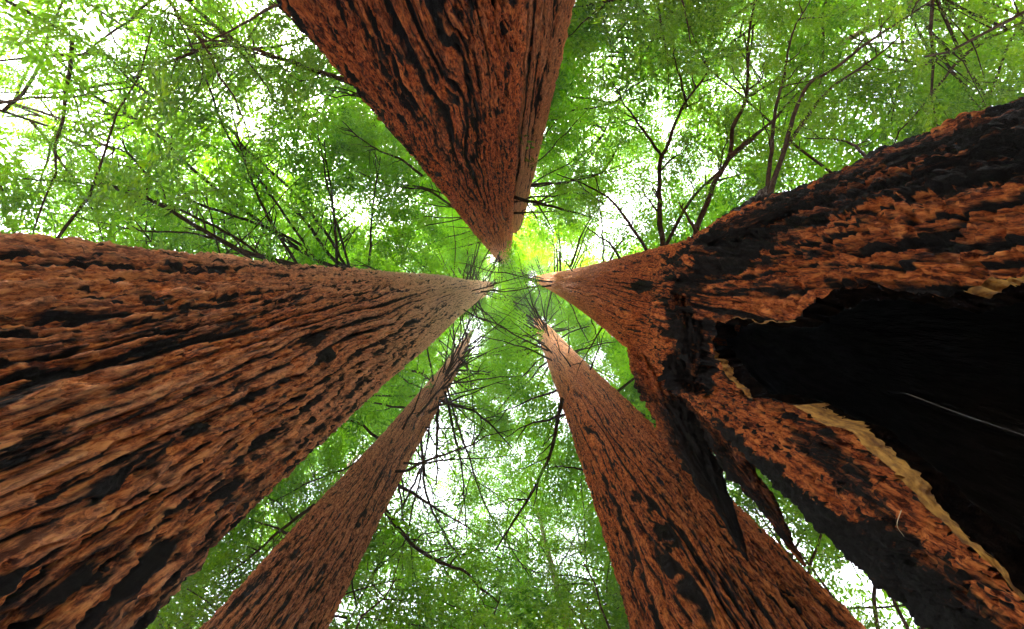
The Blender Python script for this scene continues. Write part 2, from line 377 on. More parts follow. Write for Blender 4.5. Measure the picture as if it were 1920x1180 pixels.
# --- hollow right tree
TR = [(-.85,11,38,3.2),(0,10.4,33,3.2),(1.3,10.2,29.8,3.2),(3,10.0,28.2,3.2),(5,8.8,25.8,3.2),(6.6,9.8,22,3.2),(10,8.3,20.2,3.2),(13,7.3,18,3.2),(23,3.5,14,3.2),(35,0,10.8,3.2),(55,-3,7.5,3.2),(66,-4,4,3.2),(70,-4,1.5,3.2)]
CAV = [(1336,640),(1345,606),(1392,602),(1440,606),(1492,590),(1530,556),(1600,537),(1700,545),(1760,558),(1812,548),(1860,532),(1920,524),(2400,470),(30000,-400),
       (30000,17800),(2500,1480),(1919,1122),(1824,1024),(1790,1000),(1736,943),(1688,892),(1655,861),(1594,802),(1553,795),(1505,762),(1451,752),(1404,742),(1370,710),(1345,672)]
def ragged(poly, amp0, seed, step=7):
    out = []
    n = len(poly); r = np.random.default_rng(seed)
    for i in range(n):
        amp = 9 if i < 12 or i > n-5 else amp0
        a = np.array(poly[i], float); b = np.array(poly[(i+1) % n], float)
        ln = np.linalg.norm(b-a); k = max(1, int(min(ln, 900)/step))
        nrm = np.array([-(b-a)[1], (b-a)[0]])/(ln+1e-9)
        for q in range(k):
            t = q/k; p = a*(1-t)+b*t
            out.append(p + nrm*amp*(float(noise(p[0]*.03+seed, p[1]*.03, 0.5))*1.6 + float(noise(p[0]*.13, p[1]*.13+seed, .5))*1.2))
    return np.array(out)
CAVR = ragged(CAV, 4, 3)
RIDGE = [(1235,478),(1310,448),(1350,430),(1420,365),(1700,270),(1920,180),(2700,-120),(9000,-2600),(9000,-900),(2700,150),(1920,338),(1760,362),(1640,372),(1560,415),(1440,478),(1370,520),(1290,560),(1300,600),(1345,606),(1345,680),(1330,730),(1250,720),(1262,640),(1246,570),(1262,530),(1305,480),(1250,490)]
LEG1 = [(1300,750),(1420,900),(1480,965),(1720,1200),(2300,1800),(2500,1700),(1860,1180),(1640,985),(1560,960),(1420,850),(1350,790)]
LEG2 = [(1480,800),(1560,830),(1640,900),(1700,985),(1780,1060),(1900,1180),(1860,1180),(1700,1040),(1600,930),(1500,850)]
PATCH = [(1180,535),(1200,524),(1225,528),(1222,543),(1195,552)]
def r_char(PX, PY, ch, T, H):
    jit = noise(PX*.02, PY*.02, 0*PX+3)*22 + noise(PX*.07, PY*.07, 0*PX+3)*14
    ch = np.where(H > 6.5, ch*.75 - .1, ch)
    ch = np.maximum(ch, in_poly(PX+jit, PY+jit, RIDGE)*(.86 + .6*noise(T*14, H*.8, 0*T+9) + .35*noise(T*5, H*.4, 0*T+2)))
    ch = np.maximum(ch, sstep(.95, 1.15, T + .12*noise(H*1.5, T*3, 0*T))*(1-sstep(5.5, 7.0, H))*(.85 + .5*noise(T*14, H*.8, 0*T+19)))
    ch = np.maximum(ch, in_poly(PX+jit, PY, LEG1)*.95); ch = np.maximum(ch, in_poly(PX+jit, PY, LEG2)*.72)
    ch = np.maximum(ch, in_poly(PX, PY, PATCH)*1.0)
    ch = np.where(np.abs(T) > 1.9, np.maximum(ch, .3), ch)
    return ch
fnR = axis_fn(TR)
tree_hollow = tree_root('hollow_redwood_tree', 'fire-hollowed redwood on the right with a black cave-like opening and charred ridge', 'redwood tree', TR, 'giant redwoods around the viewer')
def near_hit(fn, px, py, off=0.0):
    """point where the ray through a photo pixel meets the near side of a trunk"""
    dx, dy = (px-VX)/FPX, (py-VY)/FPX
    h = np.geomspace(.02, 70, 3000)
    cx, cy, R = fn(h); R = R + off
    inside = np.hypot(dx*h-cx, dy*h-cy) < R
    k = np.argmax(inside)
    if not inside[k]: k = np.argmin(np.hypot(dx*h-cx, dy*h-cy) - R)
    hh = h[k]; return np.array([dx*hh, dy*hh, hh]), np.array([cx[k], cy[k]])
def theta_h(px, py):
    q, c = near_hit(fnR, px, py)
    a0 = math.atan2(*(fnR(2.0)[1::-1]))+math.pi
    return ((math.atan2(q[1]-c[1], q[0]-c[0]) - a0 + math.pi) % (2*math.pi)) - math.pi, q[2]
KN = theta_h(1285, 600) + theta_h(1330, 500)
def r_flute(T, H):
    # charred ridge along the upper edge and a swollen lip round the hollow
    lowm = 1 - sstep(5.5, 8.0, H)
    lip = np.exp(-((T - .55)/.25)**2)*.06*lowm
    leg = np.exp(-((T + .75)/.28)**2)*.02*lowm
    scar = -.14*np.exp(-((H-6.6)/.6)**2)*np.exp(-((T+.1)/.6)**2)
    r1 = noise(T*5.5, H*.55, 3.3+0*T); r2 = noise(T*13, H*1.6, 8.3+0*T)
    ridge = np.exp(-((T - 1.30)/.34)**2)*lowm*(.02 + .16*np.abs(r1) - .06*(1-np.clip(np.abs(r2)/.2, 0, 1)))
    knot = .20*np.exp(-((H-KN[1])/.55)**2 - ((T-KN[0])/.26)**2)*(1+1.3*r2) + .15*np.exp(-((H-KN[3])/.45)**2 - ((T-KN[2])/.30)**2)*(1+1.3*r1)
    return ridge + lip + leg + scar + knot
trunk('trunk', TR, tree_hollow, M_BARK_R, 57.7, 760, 660, twist=.004, hmin=.7,
      style=dict(depth=.055, fu=4.2, char_shade=.13, sp=.14, lobe=.10, blockT=lambda t: 1.0*(1-sstep(.75, 1.05, t)), kz=.06), tone=(5, 30, -.3, .9), extra=r_char,
      cut=lambda PX, PY, H, T: in_poly(PX, PY, CAVR) & (np.abs(T) < 1.5), flute=r_flute)
# inner charred wall of the hollow
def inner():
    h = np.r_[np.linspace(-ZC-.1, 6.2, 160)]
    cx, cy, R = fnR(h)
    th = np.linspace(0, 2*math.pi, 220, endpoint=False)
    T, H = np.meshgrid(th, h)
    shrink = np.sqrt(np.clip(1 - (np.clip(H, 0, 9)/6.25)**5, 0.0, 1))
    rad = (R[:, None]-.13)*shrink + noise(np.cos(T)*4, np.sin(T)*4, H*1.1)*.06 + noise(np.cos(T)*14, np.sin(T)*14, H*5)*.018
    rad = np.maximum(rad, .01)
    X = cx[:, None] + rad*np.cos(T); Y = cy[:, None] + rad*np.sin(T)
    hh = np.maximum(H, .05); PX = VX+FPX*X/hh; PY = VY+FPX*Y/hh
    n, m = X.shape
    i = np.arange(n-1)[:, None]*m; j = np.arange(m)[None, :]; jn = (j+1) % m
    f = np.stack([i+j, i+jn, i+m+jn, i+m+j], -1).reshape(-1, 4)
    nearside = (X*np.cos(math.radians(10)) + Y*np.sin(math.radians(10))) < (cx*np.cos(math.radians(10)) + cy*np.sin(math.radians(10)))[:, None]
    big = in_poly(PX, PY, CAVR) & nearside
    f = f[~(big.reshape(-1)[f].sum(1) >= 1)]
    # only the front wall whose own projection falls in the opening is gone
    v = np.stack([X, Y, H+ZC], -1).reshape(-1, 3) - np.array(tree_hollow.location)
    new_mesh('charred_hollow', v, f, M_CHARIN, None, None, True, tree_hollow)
inner()
# rim of exposed wood round the opening: real thickness from bark to hollow
def rim_mesh(v, us, m, wood):
    v = np.stack(v, 1).reshape(-1, 3); k = len(us)
    i = np.arange(m-1)[:, None]*k; j = np.arange(k-1)[None]
    f = np.stack([i+j, i+j+1, i+k+j+1, i+k+j], -1).reshape(-1, 4)
    new_mesh('exposed_wood_rim' if wood else 'charred_rim', v - np.array(tree_hollow.location), f, M_WOOD if wood else M_RIMCHAR, None, None, True, tree_hollow)
def rim():
    pts = np.array([p for p in CAVR if p[0] < 4000 and p[1] < 3600])
    n = len(pts)
    Q = []; IW = []
    for p in pts:
        q, c = near_hit(fnR, p[0], p[1], .02)
        inw = np.array([c[0]-q[0], c[1]-q[1], 0]); Q.append(q); IW.append(inw/(np.linalg.norm(inw)+1e-9))
    Q = np.array(Q); IW = np.array(IW)
    for a in range(3, n-3):
        if pts[a][0] > 1490 and pts[a][1] > 715 and np.ptp(pts[a-3:a+4, 0]) < 120: Q[a] = Q[a]*.5 + Q[a-2:a+3].mean(0)*.5
    Q2 = Q.copy()
    for a in range(3, n-3):
        if pts[a][0] > 1490 and pts[a][1] > 715 and np.ptp(pts[a-3:a+4, 0]) < 120: Q2[a] = Q[a-3:a+4].mean(0)
    Q = Q2
    def yel(p):
        return 1 if (p[0] > 1498 and p[1] > 715) else 2 if (p[0] > 1805 and p[1] < 575) else 3 if (1375 < p[0] < 1485 and p[1] < 640) else 4 if (1330 <= p[0] <= 1412 and p[1] > 640) else 0
    kinds = [yel(p) for p in pts]
    # split into runs of one kind
    runs = []; cur = [0]
    for a in range(1, n):
        far = np.hypot(*(pts[a]-pts[a-1])) > 200
        if kinds[a] != kinds[a-1] or far:
            runs.append((kinds[a-1], cur + ([] if far else [a]))); cur = []
        cur.append(a)
    runs.append((kinds[-1], cur))
    us = np.array([-.25, -.1, 0, .1, .2, .3, .4, .5, .6, .7, .8, .9, 1.0, 1.05])
    for kd, ix in runs:
        if len(ix) < 3: continue
        th = {0: .0, 1: .13, 2: .05, 3: .02, 4: .055}[kd]
        t = np.linspace(0, 1, len(ix))
        # linear sub-sampling for a smooth, fibrous face
        m = len(ix)*7; ti = np.linspace(0, len(ix)-1, m)
        q = np.stack([np.interp(ti, range(len(ix)), Q[ix][:, k]) for k in range(3)], -1)
        iw = np.stack([np.interp(ti, range(len(ix)), IW[ix][:, k]) for k in range(3)], -1)
        taper = np.ones(m)
        if kd == 1:
            taper = np.interp(np.interp(ti, range(len(ix)), pts[ix][:, 0]), [1500, 1540, 1660, 1800, 1950], [1.0, .9, .5, .22, .12])
        if kd == 4: taper = np.sin(np.pi*np.clip(np.linspace(.03, .97, m), 0, 1))**.8
        if kd == 3: taper = .6 + .8*np.abs(noise(q[:, 0]*20, q[:, 1]*20, q[:, 2]*20))
        edge = 1.0 + noise(q[:, 0]*10, q[:, 1]*10, q[:, 2]*6)*.55 + noise(q[:, 0]*45, q[:, 1]*45, q[:, 2]*30)*.35
        wth = th*taper*edge
        for wood in ((True, False) if kd else (False,)):
          v = []
          for u in us:
            w = noise(q[:, 0]*22, q[:, 1]*22+u*2, q[:, 2]*14)*.016 + noise(q[:, 0]*60, q[:, 1]*60+u*3, q[:, 2]*40)*.008
            dep = wth*u if wood else wth*.96 + (.15-wth*.96)*max(u, 0)
            v.append(q + iw*(dep + w)[:, None] + np.array([0, 0, ZC]) + np.array([0, 0, 1])*w[:, None]*.6)
          rim_mesh(v, us, m, wood)
rim()
# charred slabs hanging beside the lower leg
def slab(name, pts, mat, thick=.5, seed=1, n=90, sides=40):
    """pts: (px, py, h, width_px) ; a ragged solid strip"""
    ctr = smooth_path([P(a, b, h) for a, b, h, w in pts], n)
    wid = np.interp(np.linspace(0, 1, n), np.linspace(0, 1, len(pts)), [w*h/FPX for a, b, h, w in pts])/2
    tan = np.gradient(ctr, axis=0); tan /= np.linalg.norm(tan, axis=1)[:, None]
    rad = ctr - np.array([0, 0, ZC]); rad[:, 2] = 0; rad /= np.linalg.norm(rad, axis=1)[:, None]
    A = np.cross(rad, tan); A /= np.linalg.norm(A, axis=1)[:, None]
    B = np.cross(tan, A)
    ang = np.linspace(0, 2*math.pi, sides, endpoint=False)
    t = np.linspace(0, 1, n)
    N = noise(np.cos(ang)[None]*2+seed, np.sin(ang)[None]*2, t[:, None]*5)*.35 + noise(np.cos(ang)[None]*6+seed, np.sin(ang)[None]*6, t[:, None]*14)*.22 + noise(np.cos(ang)[None]*15, np.sin(ang)[None]*15+seed, t[:, None]*30)*.12
    N = N - .45*(1-np.clip(np.abs(noise(np.cos(ang)[None]*3+seed, np.sin(ang)[None]*3+5, t[:, None]*6))/.25, 0, 1)) - .2*(1-np.clip(np.abs(noise(np.cos(ang)[None]*7+seed, np.sin(ang)[None]*7+5, t[:, None]*16))/.25, 0, 1))
    N = N + noise(np.cos(ang)[None]*9+seed, np.sin(ang)[None]*9, t[:, None]*60)*.16 + noise(np.cos(ang)[None]*4+seed, np.sin(ang)[None]*4+7, t[:, None]*22)*.3
    rr = wid[:, None]*(1+N)
    v = ctr[:, None] + rr[..., None]*(np.cos(ang)[None, :, None]*A[:, None] + thick*np.sin(ang)[None, :, None]*B[:, None])
    v = v.reshape(-1, 3)
    i = np.arange(n-1)[:, None]*sides; j = np.arange(sides)[None]; jn = (j+1) % sides
    f = np.stack([i+j, i+jn, i+sides+jn, i+sides+j], -1).reshape(-1, 4)
    ch = np.full(len(v), .66 if 'slab' in name else .9) + .6*noise(v[:, 0]*2+seed, v[:, 1]*2, v[:, 2]*.8)
    return new_mesh(name, v-np.array(tree_hollow.location), f, mat, None, {'char_shade': ch, 'tone': np.full(len(v), -.4)}, True, tree_hollow)
slab('charred_slab', [(1178,632,8.2,16),(1192,655,7.9,40),(1225,720,6.9,70),(1268,790,6.0,76),(1302,850,5.3,80),(1332,905,4.8,72),(1352,940,4.5,58),(1376,992,4.15,30),(1402,1052,3.8,5)], M_BARK_R, .8, 3, 200, 72)
slab('charred_slab', [(1272,700,6.4,50),(1322,765,5.6,50),(1368,850,4.8,54),(1410,905,4.3,64),(1449,960,3.95,64),(1476,1012,3.6,46),(1494,1040,3.45,26),(1510,1062,3.35,6)], M_BARK_R, .8, 9, 200, 72)
def on_bark(pts, off=.06):
    return [(x, y, float(near_hit(fnR, x, y, off)[0][2]), w) for x, y, w in pts]
slab('burl', on_bark([(1268,668,12),(1274,684,66),(1288,702,90),(1300,724,70),(1308,742,8)], .08), M_BARK_R, .9, 15, 70, 60)
slab('burnt_collar', on_bark([(1268,520,10),(1274,550,44),(1280,590,62),(1292,630,66),(1298,670,50),(1304,705,10)], .12), M_BARK_R, .8, 33, 120, 60)
slab('burnt_collar', on_bark([(1262,512,8),(1300,485,40),(1345,455,56),(1395,425,54),(1440,405,36),(1480,385,8)], .11), M_BARK_R, .7, 37, 120, 60)
slab('charred_stub', [(1398,425,4.9,70),(1410,400,4.9,58),(1421,378,4.95,40),(1431,360,5.0,24),(1437,350,5.0,5)], M_CHAR, .8, 21, 50, 30)

# ------------------------------------------------------------------ foliage
def spray_template(seed, twigs=9, per=6, leaf=.075, wide=.36, broad=.36):
    r = np.random.default_rng(seed); V = []
    for t in range(twigs):
        x0 = .06 + .88*t/(twigs-1) + r.normal()*.02; side = 1 if t % 2 else -1
        ln = .42*(1 - .55*x0)*(.8 + .4*r.random()); an = math.radians(48 + r.normal()*9)*side
        if t == twigs-1: an *= .2
        dx, dy = math.cos(an), math.sin(an)
        for q in range(per):
            for sd in (-1, 1):
                s = ln*(q+.6*r.random())/per
                b = np.array([x0 + dx*s, dy*s, r.normal()*.03])
                la = an + sd*math.radians(52 + r.normal()*14)
                L = leaf*(.7 + .6*r.random())
                d = np.array([math.cos(la), math.sin(la), r.normal()*.35]); d /= np.linalg.norm(d)
                p = np.array([-d[1], d[0], r.normal()*.5]); p /= np.linalg.norm(p)
                V += [b, b + d*L*.45 + p*L*broad*.5, b + d*L, b + d*L*.45 - p*L*broad*.5]
    V = np.array(V); V[:, 2] -= .28*(V[:, 0]**2 + V[:, 1]**2)
    return V
T_NEEDLE = [spray_template(i, 10, 7, .085, broad=.30) for i in range(5)]
T_LEAFY = [spray_template(20+i, 11, 8, .062, broad=.42) for i in range(5)]
T_FAR = [spray_template(40+i, 9, 5, .115, broad=.34) for i in range(5)]
GAPS = [(330,55,60,45),(150,60,50,30),(35,210,40,40),(230,250,50,25),(420,140,60,30),(520,300,45,28),(440,210,35,40),(610,170,40,25),(60,400,55,22),
        (1080,145,45,35),(1120,240,35,40),(1270,210,55,45),(1385,145,45,40),(1700,40,60,50),(1760,120,70,35),(1620,210,40,25),(1840,90,35,25),(1190,690,22,20),
        (870,870,110,60),(960,930,90,50),(800,960,80,50),(1010,1040,40,90),(720,1100,60,50),(980,1150,90,30),(870,1000,60,30),(560,1000,40,25),(600,900,40,25),
        (1560,1060,60,60),(1640,1150,50,40),(540,480,40,15),(1660,15,70,26),(300,150,30,20),(680,620,1,1)]
def gap_keep(c, r):
    h = c[:, 2] - ZC
    px = VX + FPX*c[:, 0]/np.maximum(h, .5); py = VY + FPX*c[:, 1]/np.maximum(h, .5)
    w = np.zeros(len(c))
    for gx, gy, ga, gb in GAPS:
        w = np.maximum(w, np.exp(-(((px-gx)/ga)**2 + ((py-gy)/gb)**2)*.8))
    return r.random(len(c)) > w*.7
def clear_of_view(c, S):
    """sprays never hang across the trunks nearest the viewer"""
    keep = np.ones(len(c), bool)
    h = c[:, 2]-ZC
    for tab in (TL, TT, TF, TB, TS, TR):
        cx, cy, R = axis_fn(tab)(np.clip(h, 0, tab[-1][0]))
        az0 = np.arctan2(cy, cx); D = np.hypot(cx, cy)
        az = np.arctan2(c[:, 1], c[:, 0]); d = np.hypot(c[:, 0], c[:, 1])
        da = np.abs((az-az0+np.pi) % (2*np.pi) - np.pi)
        lim = np.arcsin(np.clip(R/D, 0, 1)) + np.minimum(.75*S/np.maximum(d, .3), .5)
        lowzone = h < tab[-1][0]*.86
        keep &= ~((da < lim) & (d < D + R*.2) & lowzone)
        keep &= ~((np.hypot(c[:, 0]-cx, c[:, 1]-cy) < R*.9) & (h < tab[-1][0]))
    return keep
def add_sprays(bag, c, dirs, S, templates, mi, r, tint=(.5, .25), gaps=True, clear=True):
    c = np.asarray(c, float); dirs = np.asarray(dirs, float); S = np.broadcast_to(S, (len(c),)).astype(float)
    keep = np.ones(len(c), bool)
    if gaps: keep &= gap_keep(c, r)
    if clear: keep &= clear_of_view(c, S)
    c, dirs, S = c[keep], dirs[keep], S[keep]
    if not len(c): return
    dirs = dirs/np.linalg.norm(dirs, axis=1)[:, None]
    up = np.array([0, 0, 1.0]) + r.normal(size=(len(c), 3))*.28
    side = np.cross(up, dirs); side /= np.linalg.norm(side, axis=1)[:, None]+1e-9
    nrm = np.cross(dirs, side)
    pick = r.integers(0, len(templates), len(c))
    tn = np.clip(tint[0] + r.normal(size=len(c))*tint[1], 0, 1)
    for k, T in enumerate(templates):
        m = pick == k
        if not m.any(): continue
        v = c[m][:, None, :] + S[m][:, None, None]*(T[None, :, 0:1]*dirs[m][:, None] + T[None, :, 1:2]*side[m][:, None] + T[None, :, 2:3]*nrm[m][:, None])
        nv = v.shape[0]*v.shape[1]
        lt = np.repeat(np.clip(tn[m][:, None] + r.normal(size=(m.sum(), T.shape[0]//4))*.12, 0, 1), 4, axis=1)
        bag.add(v.reshape(-1, 3), np.arange(nv).reshape(-1, 4), mi, lt.ravel())
def limb_path(p0, az, L, rise, droop, r, n=9, wig=.035):
    t = np.linspace(0, 1, n)
    d = np.array([math.cos(az), math.sin(az)]); q = np.array([-d[1], d[0]])
    w = np.cumsum(r.normal(size=n))*wig*L/n**.5*1.2; w -= w[0]
    z = rise*t*L - droop*(t**2)*L + np.cumsum(r.normal(size=n))*wig*L*.25
    return np.stack([p0[0] + d[0]*t*L + q[0]*w, p0[1] + d[1]*t*L + q[1]*w, p0[2] + z - z[0]], -1)
def leafy_limb(bag, path, r, S, dens, templates, tint, start=.25, spread=.5, rad=.06, sides=5, twigm=1, leafm=0, gaps=True, clear=True, twigs=True):
    """wood of one limb with its side twigs and sprays, into bag (material 0 leaf, 1 wood)"""
    L = np.sum(np.linalg.norm(np.diff(path, axis=0), axis=1))
    v, f = tube(path, rad, rad*.25, sides); bag.add(v, f, twigm)
    n = max(2, int(dens*1.75*L)); C = []; Dd = []
    ts = start + (1-start)*r.random(n)
    tan = np.gradient(path, axis=0)
    for t in ts:
        i = min(int(t*(len(path)-1)), len(path)-2); u = t*(len(path)-1)-i
        p = path[i]*(1-u)+path[i+1]*u; d = tan[i]/np.linalg.norm(tan[i])
        sd = r.choice([-1, 1]); an = sd*math.radians(35 + 35*r.random())
        dd = np.array([d[0]*math.cos(an)-d[1]*math.sin(an), d[0]*math.sin(an)+d[1]*math.cos(an), d[2]*.5 - .1 + r.normal()*.15])
        off = spread*L*.30*(1-.5*t)*r.random()
        e = p + dd*off
        if twigs and off > .35*S and r.random() < .6:
            v, f = tube(np.array([p, (p+e)/2 + r.normal(size=3)*.04*off, e+dd*S*.5]), rad*.28, rad*.08, 3); bag.add(v, f, twigm)
        C.append(e + r.normal(size=3)*.08*S); Dd.append(dd)
    C.append(path[-1]); Dd.append(tan[-1])
    add_sprays(bag, C, Dd, S*(.75 + .5*r.random(len(C))), templates, leafm, r, tint, gaps, clear)

def crown_of(root, base_xy_fn, h0, h1, n, Lmax, S, dens, templates, mat, wood, r, tint=(.5, .25), shape=None, rad=.07, droop=.25, rise=.05, name='crown', azr=None, start=.2, spread=.5, gaps=True):
    bag = Bag()
    for i in range(n):
        t = (i + r.random())/n
        h = h0 + (h1-h0)*t
        x, y, R = base_xy_fn(h)
        az = r.random()*2*math.pi if azr is None else math.radians(azr[0] + (azr[1]-azr[0])*r.random())
        L = Lmax*(shape(t) if shape else (1-.75*t))*(.7+.5*r.random())
        path = limb_path((x + R*.8*math.cos(az), y + R*.8*math.sin(az), h+ZC), az, L, rise, droop, r)
        leafy_limb(bag, path, r, S, dens, templates, tint, start=start, spread=spread, rad=rad*(.5+.5*L/Lmax), gaps=gaps)
    o = bag.build(name, [mat, wood], root, root.location, smooth=False)
    return o

# dead or thinly leaved limbs on the great trunks: each a part of its own
def limbs(root, tab, n, ha, hb, Lr, r, azr=None, rad=(.03, .05), droop=.15, sub=3):
    fn = axis_fn(tab)
    for i in range(n):
        h = math.exp(math.log(ha) + (math.log(hb)-math.log(ha))*(i+r.random())/n)
        cx, cy, R = fn(h)
        az = r.random()*2*math.pi if azr is None else math.radians(azr[0]+(azr[1]-azr[0])*r.random())
        L = Lr[0] + (Lr[1]-Lr[0])*r.random()
        p0 = (cx + R*.85*math.cos(az), cy + R*.85*math.sin(az), h+ZC)
        path = limb_path(p0, az, L, .05, droop, r, 10, .04)
        bag = Bag(); rr = rad[0] + (rad[1]-rad[0])*r.random()
        v, f = tube(path, rr, rr*.2, 6); bag.add(v, f)
        for k in range(int(sub)):
            q = int(2 + r.random()*6); p = path[q]; a2 = az + r.choice([-1, 1])*(.4+.6*r.random())
            l2 = L*(.2+.25*r.random()); sp = limb_path(p, a2, l2, .05, .1, r, 6, .08)
            v, f = tube(sp, rr*.45, rr*.12, 4); bag.add(v, f)
        bag.build('branch', [M_TWIG], root, root.location)
R1 = np.random.default_rng(101)
limbs(tree_left, TL, 22, 14, 62, (2, 4.5), R1, rad=(.04, .07))
limbs(tree_top, TT, 20, 13, 60, (1.8, 4.5), R1, rad=(.04, .07))
limbs(tree_low, TB, 24, 13, 42, (1.6, 3.2), R1, rad=(.03, .06), sub=1)
limbs(tree_slim, TS, 30, 12, 42, (2, 4.5), R1, rad=(.03, .06), sub=1)
limbs(tree_hollow, TR, 18, 12, 50, (1.8, 4.5), R1, rad=(.03, .06))
def crown_main(root, tab, h0, h1, n, L, S=1.9, dens=1.7, seed=1):
    fn = axis_fn(tab)
    crown_of(root, lambda h: [float(q) for q in fn(h)], h0, h1, n, L, S, dens, T_FAR, M_NEEDLE, M_TWIG, np.random.default_rng(seed), tint=(.75, .25),
             shape=lambda t: (.7+.3*math.sin(math.pi*min(1, t*1.15+.2)))*(1-.25*t), rad=.06)
crown_main(tree_left, TL, 24, 76, 66, 6.5, seed=1)
crown_main(tree_top, TT, 42, 70, 62, 6.5, seed=2)
crown_main(tree_low, TB, 20, 52, 60, 6.0, seed=3)
crown_main(tree_slim, TS, 21, 49, 56, 5.5, seed=4)
crown_main(tree_hollow, TR, 24, 70, 60, 6.0, seed=5)

def side_crown(root, tab, h0, h1, n, L, azr, seed, S=1.4, dens=1.5, name='lower_crown'):
    fn = axis_fn(tab)
    crown_of(root, lambda h: [float(q) for q in fn(h)], h0, h1, n, L, S, dens, T_FAR, M_NEEDLE, M_TWIG, np.random.default_rng(seed), tint=(.65, .28),
             shape=lambda t: 1-.3*t, rad=.04, azr=azr, start=.3, name=name)
side_crown(tree_top, TT, 17, 46, 34, 4.6, (150, 232), 71, dens=2.0)
side_crown(tree_top, TF, 13, 27, 12, 4.0, (-70, -10), 72)
side_crown(tree_left, TL, 20, 46, 16, 4.5, (195, 275), 73)
side_crown(tree_left, TL, 48, 74, 16, 4.6, (-50, 30), 74, S=1.6, dens=3.4, name='upper_crown')
side_crown(tree_hollow, TR, 42, 68, 16, 4.6, (120, 240), 75, S=1.6, dens=3.4, name='upper_crown')
side_crown(tree_top, TT, 48, 69, 14, 4.4, (30, 120), 76, S=1.6, dens=3.4, name='upper_crown')
side_crown(tree_low, TB, 28, 50, 14, 5.0, (190, 280), 77, S=1.6, dens=2.0, name='upper_crown')
# traced limbs: (root, [(px,py)...], h0, h1, radius px at start in photo pixels, spray density)
def traced(root, pts, h0, h1, wpx, dens=2.2, S=.8, mat=None, tmpl=None, leaf=None, tint=(.5, .28), seed=0, start=.3, spread=.5):
    r = np.random.default_rng(seed + int(pts[0][0]) + int(pts[0][1])*7)
    n = len(pts); d = np.r_[0, np.cumsum([math.hypot(pts[i+1][0]-pts[i][0], pts[i+1][1]-pts[i][1]) for i in range(n-1)])]; d /= d[-1]
    path = smooth_path([P(x, y, h0+(h1-h0)*t) for (x, y), t in zip(pts, d)], max(10, n*5))
    path += np.cumsum(r.normal(size=path.shape), axis=0)*.010*(h0/10)
    bag = Bag(); rad = wpx*h0/FPX/2
    v, f = tube(path, rad, rad*.3, 7, .06); bag.add(v, f, 0)
    # side twigs
    L = np.sum(np.linalg.norm(np.diff(path, axis=0), axis=1))
    for k in range(int(3 + L*1.1)):
        i = int(len(path)*(.15 + .8*r.random())); i = min(i, len(path)-2)
        dd = path[i+1]-path[i]; az = math.atan2(dd[1], dd[0]) + r.choice([-1, 1])*(.35+.55*r.random())
        l2 = L*(.10+.16*r.random()); sp = limb_path(path[i], az, l2, .1, .15, r, 7, .09)
        v, f = tube(sp, rad*.38, rad*.1, 4); bag.add(v, f, 0)
    o = bag.build('branch', [mat or M_TWIG], root, root.location)
    if dens > 0:
        b2 = Bag()
        leafy_limb(b2, path, r, S, dens, tmpl or T_NEEDLE, tint, start=start, spread=spread, rad=rad*.15, gaps=True)
        b2.build('foliage', [leaf or M_NEEDLE, M_TWIG], root, root.location, smooth=False)
# left hidden redwood whose limbs fan out from behind the left giant
TX = [(-.85,171,7,8.5),(0,171,6,8.5),(10,171,5,8.5),(24,171,3.5,8.5),(38,171,1.5,8.5),(40,171,.5,8.5)]
tree_fan = tree_root('redwood_tree', 'redwood hidden behind the big left trunk, its thin limbs fanning out above that trunk', 'redwood tree', TX)
trunk('trunk', TX, tree_fan, M_BARK_S, 5.9, 120, 60, 20, hmin=4, style=dict(depth=.04, fu=4, char_shade=.02, lobe=.05))
for pts, h0, h1, w in [
    ([(640,505),(600,490),(454,400),(359,322),(288,258),(210,210),(112,149)], 17, 10, 8),
    ([(600,495),(530,440),(318,360),(237,281),(135,271)], 16, 10, 6),
    ([(560,500),(440,470),(318,400),(244,366),(183,354)], 14, 10, 11),
    ([(660,505),(618,480),(560,400),(488,332),(444,258)], 19, 13, 7),
    ([(650,505),(583,400),(535,346),(461,281),(420,237),(281,183),(200,112)], 18, 10, 6),
    ([(560,500),(498,400),(468,332),(451,281),(430,200)], 15, 12, 6),
    ([(632,500),(627,400),(618,320),(610,258)], 17, 14, 6),
    ([(692,505),(698,400),(712,290)], 18, 15, 5),
    ([(655,505),(630,420),(606,300),(590,210)], 18, 13, 5),
    ([(520,500),(420,430),(300,380),(160,340),(40,330)], 14, 9, 6),
    ([(470,485),(390,440),(250,425),(120,400)], 13, 10, 5),
    ([(600,500),(520,380),(430,250),(380,120),(330,20)], 17, 9, 5)]:
    traced(tree_fan, pts, h0, h1, w, dens=1.3, S=.85, seed=3, start=.45)
RL = np.random.default_rng(303)
limbs(tree_fan, TX, 26, 12, 30, (3, 6.5), RL, azr=(188, 262), rad=(.03, .05), sub=2)
limbs(tree_slim, TS, 18, 13, 32, (2.5, 5.5), RL, azr=(35, 105), rad=(.025, .045), sub=1)
limbs(tree_left, TL, 14, 20, 50, (2.5, 5), RL, azr=(200, 290), rad=(.03, .05), sub=2)
# limbs springing from the top giant to the upper left
for pts, h0, h1, w in [
    ([(770,280),(735,245),(690,175),(637,149),(590,132),(529,112),(471,95),(407,92),(359,112),(300,140)], 9.5, 7.5, 12),
    ([(790,330),(747,300),(690,270),(640,225)], 11, 9, 5),
    ([(560,40),(518,10),(434,54),(373,78),(312,85)], 6.0, 7.0, 7),
    ([(850,390),(800,360),(720,345),(640,300)], 14, 12, 5),
    ([(1000,385),(1055,376),(1110,372)], 17, 16, 5),
    ([(690,175),(640,120),(560,60),(500,0)], 9.0, 7.5, 7)]:
    traced(tree_top, pts, h0*1.25, h1*1.35, w, dens=3.5, S=.7, leaf=M_LEAF, tmpl=T_LEAFY, seed=4)
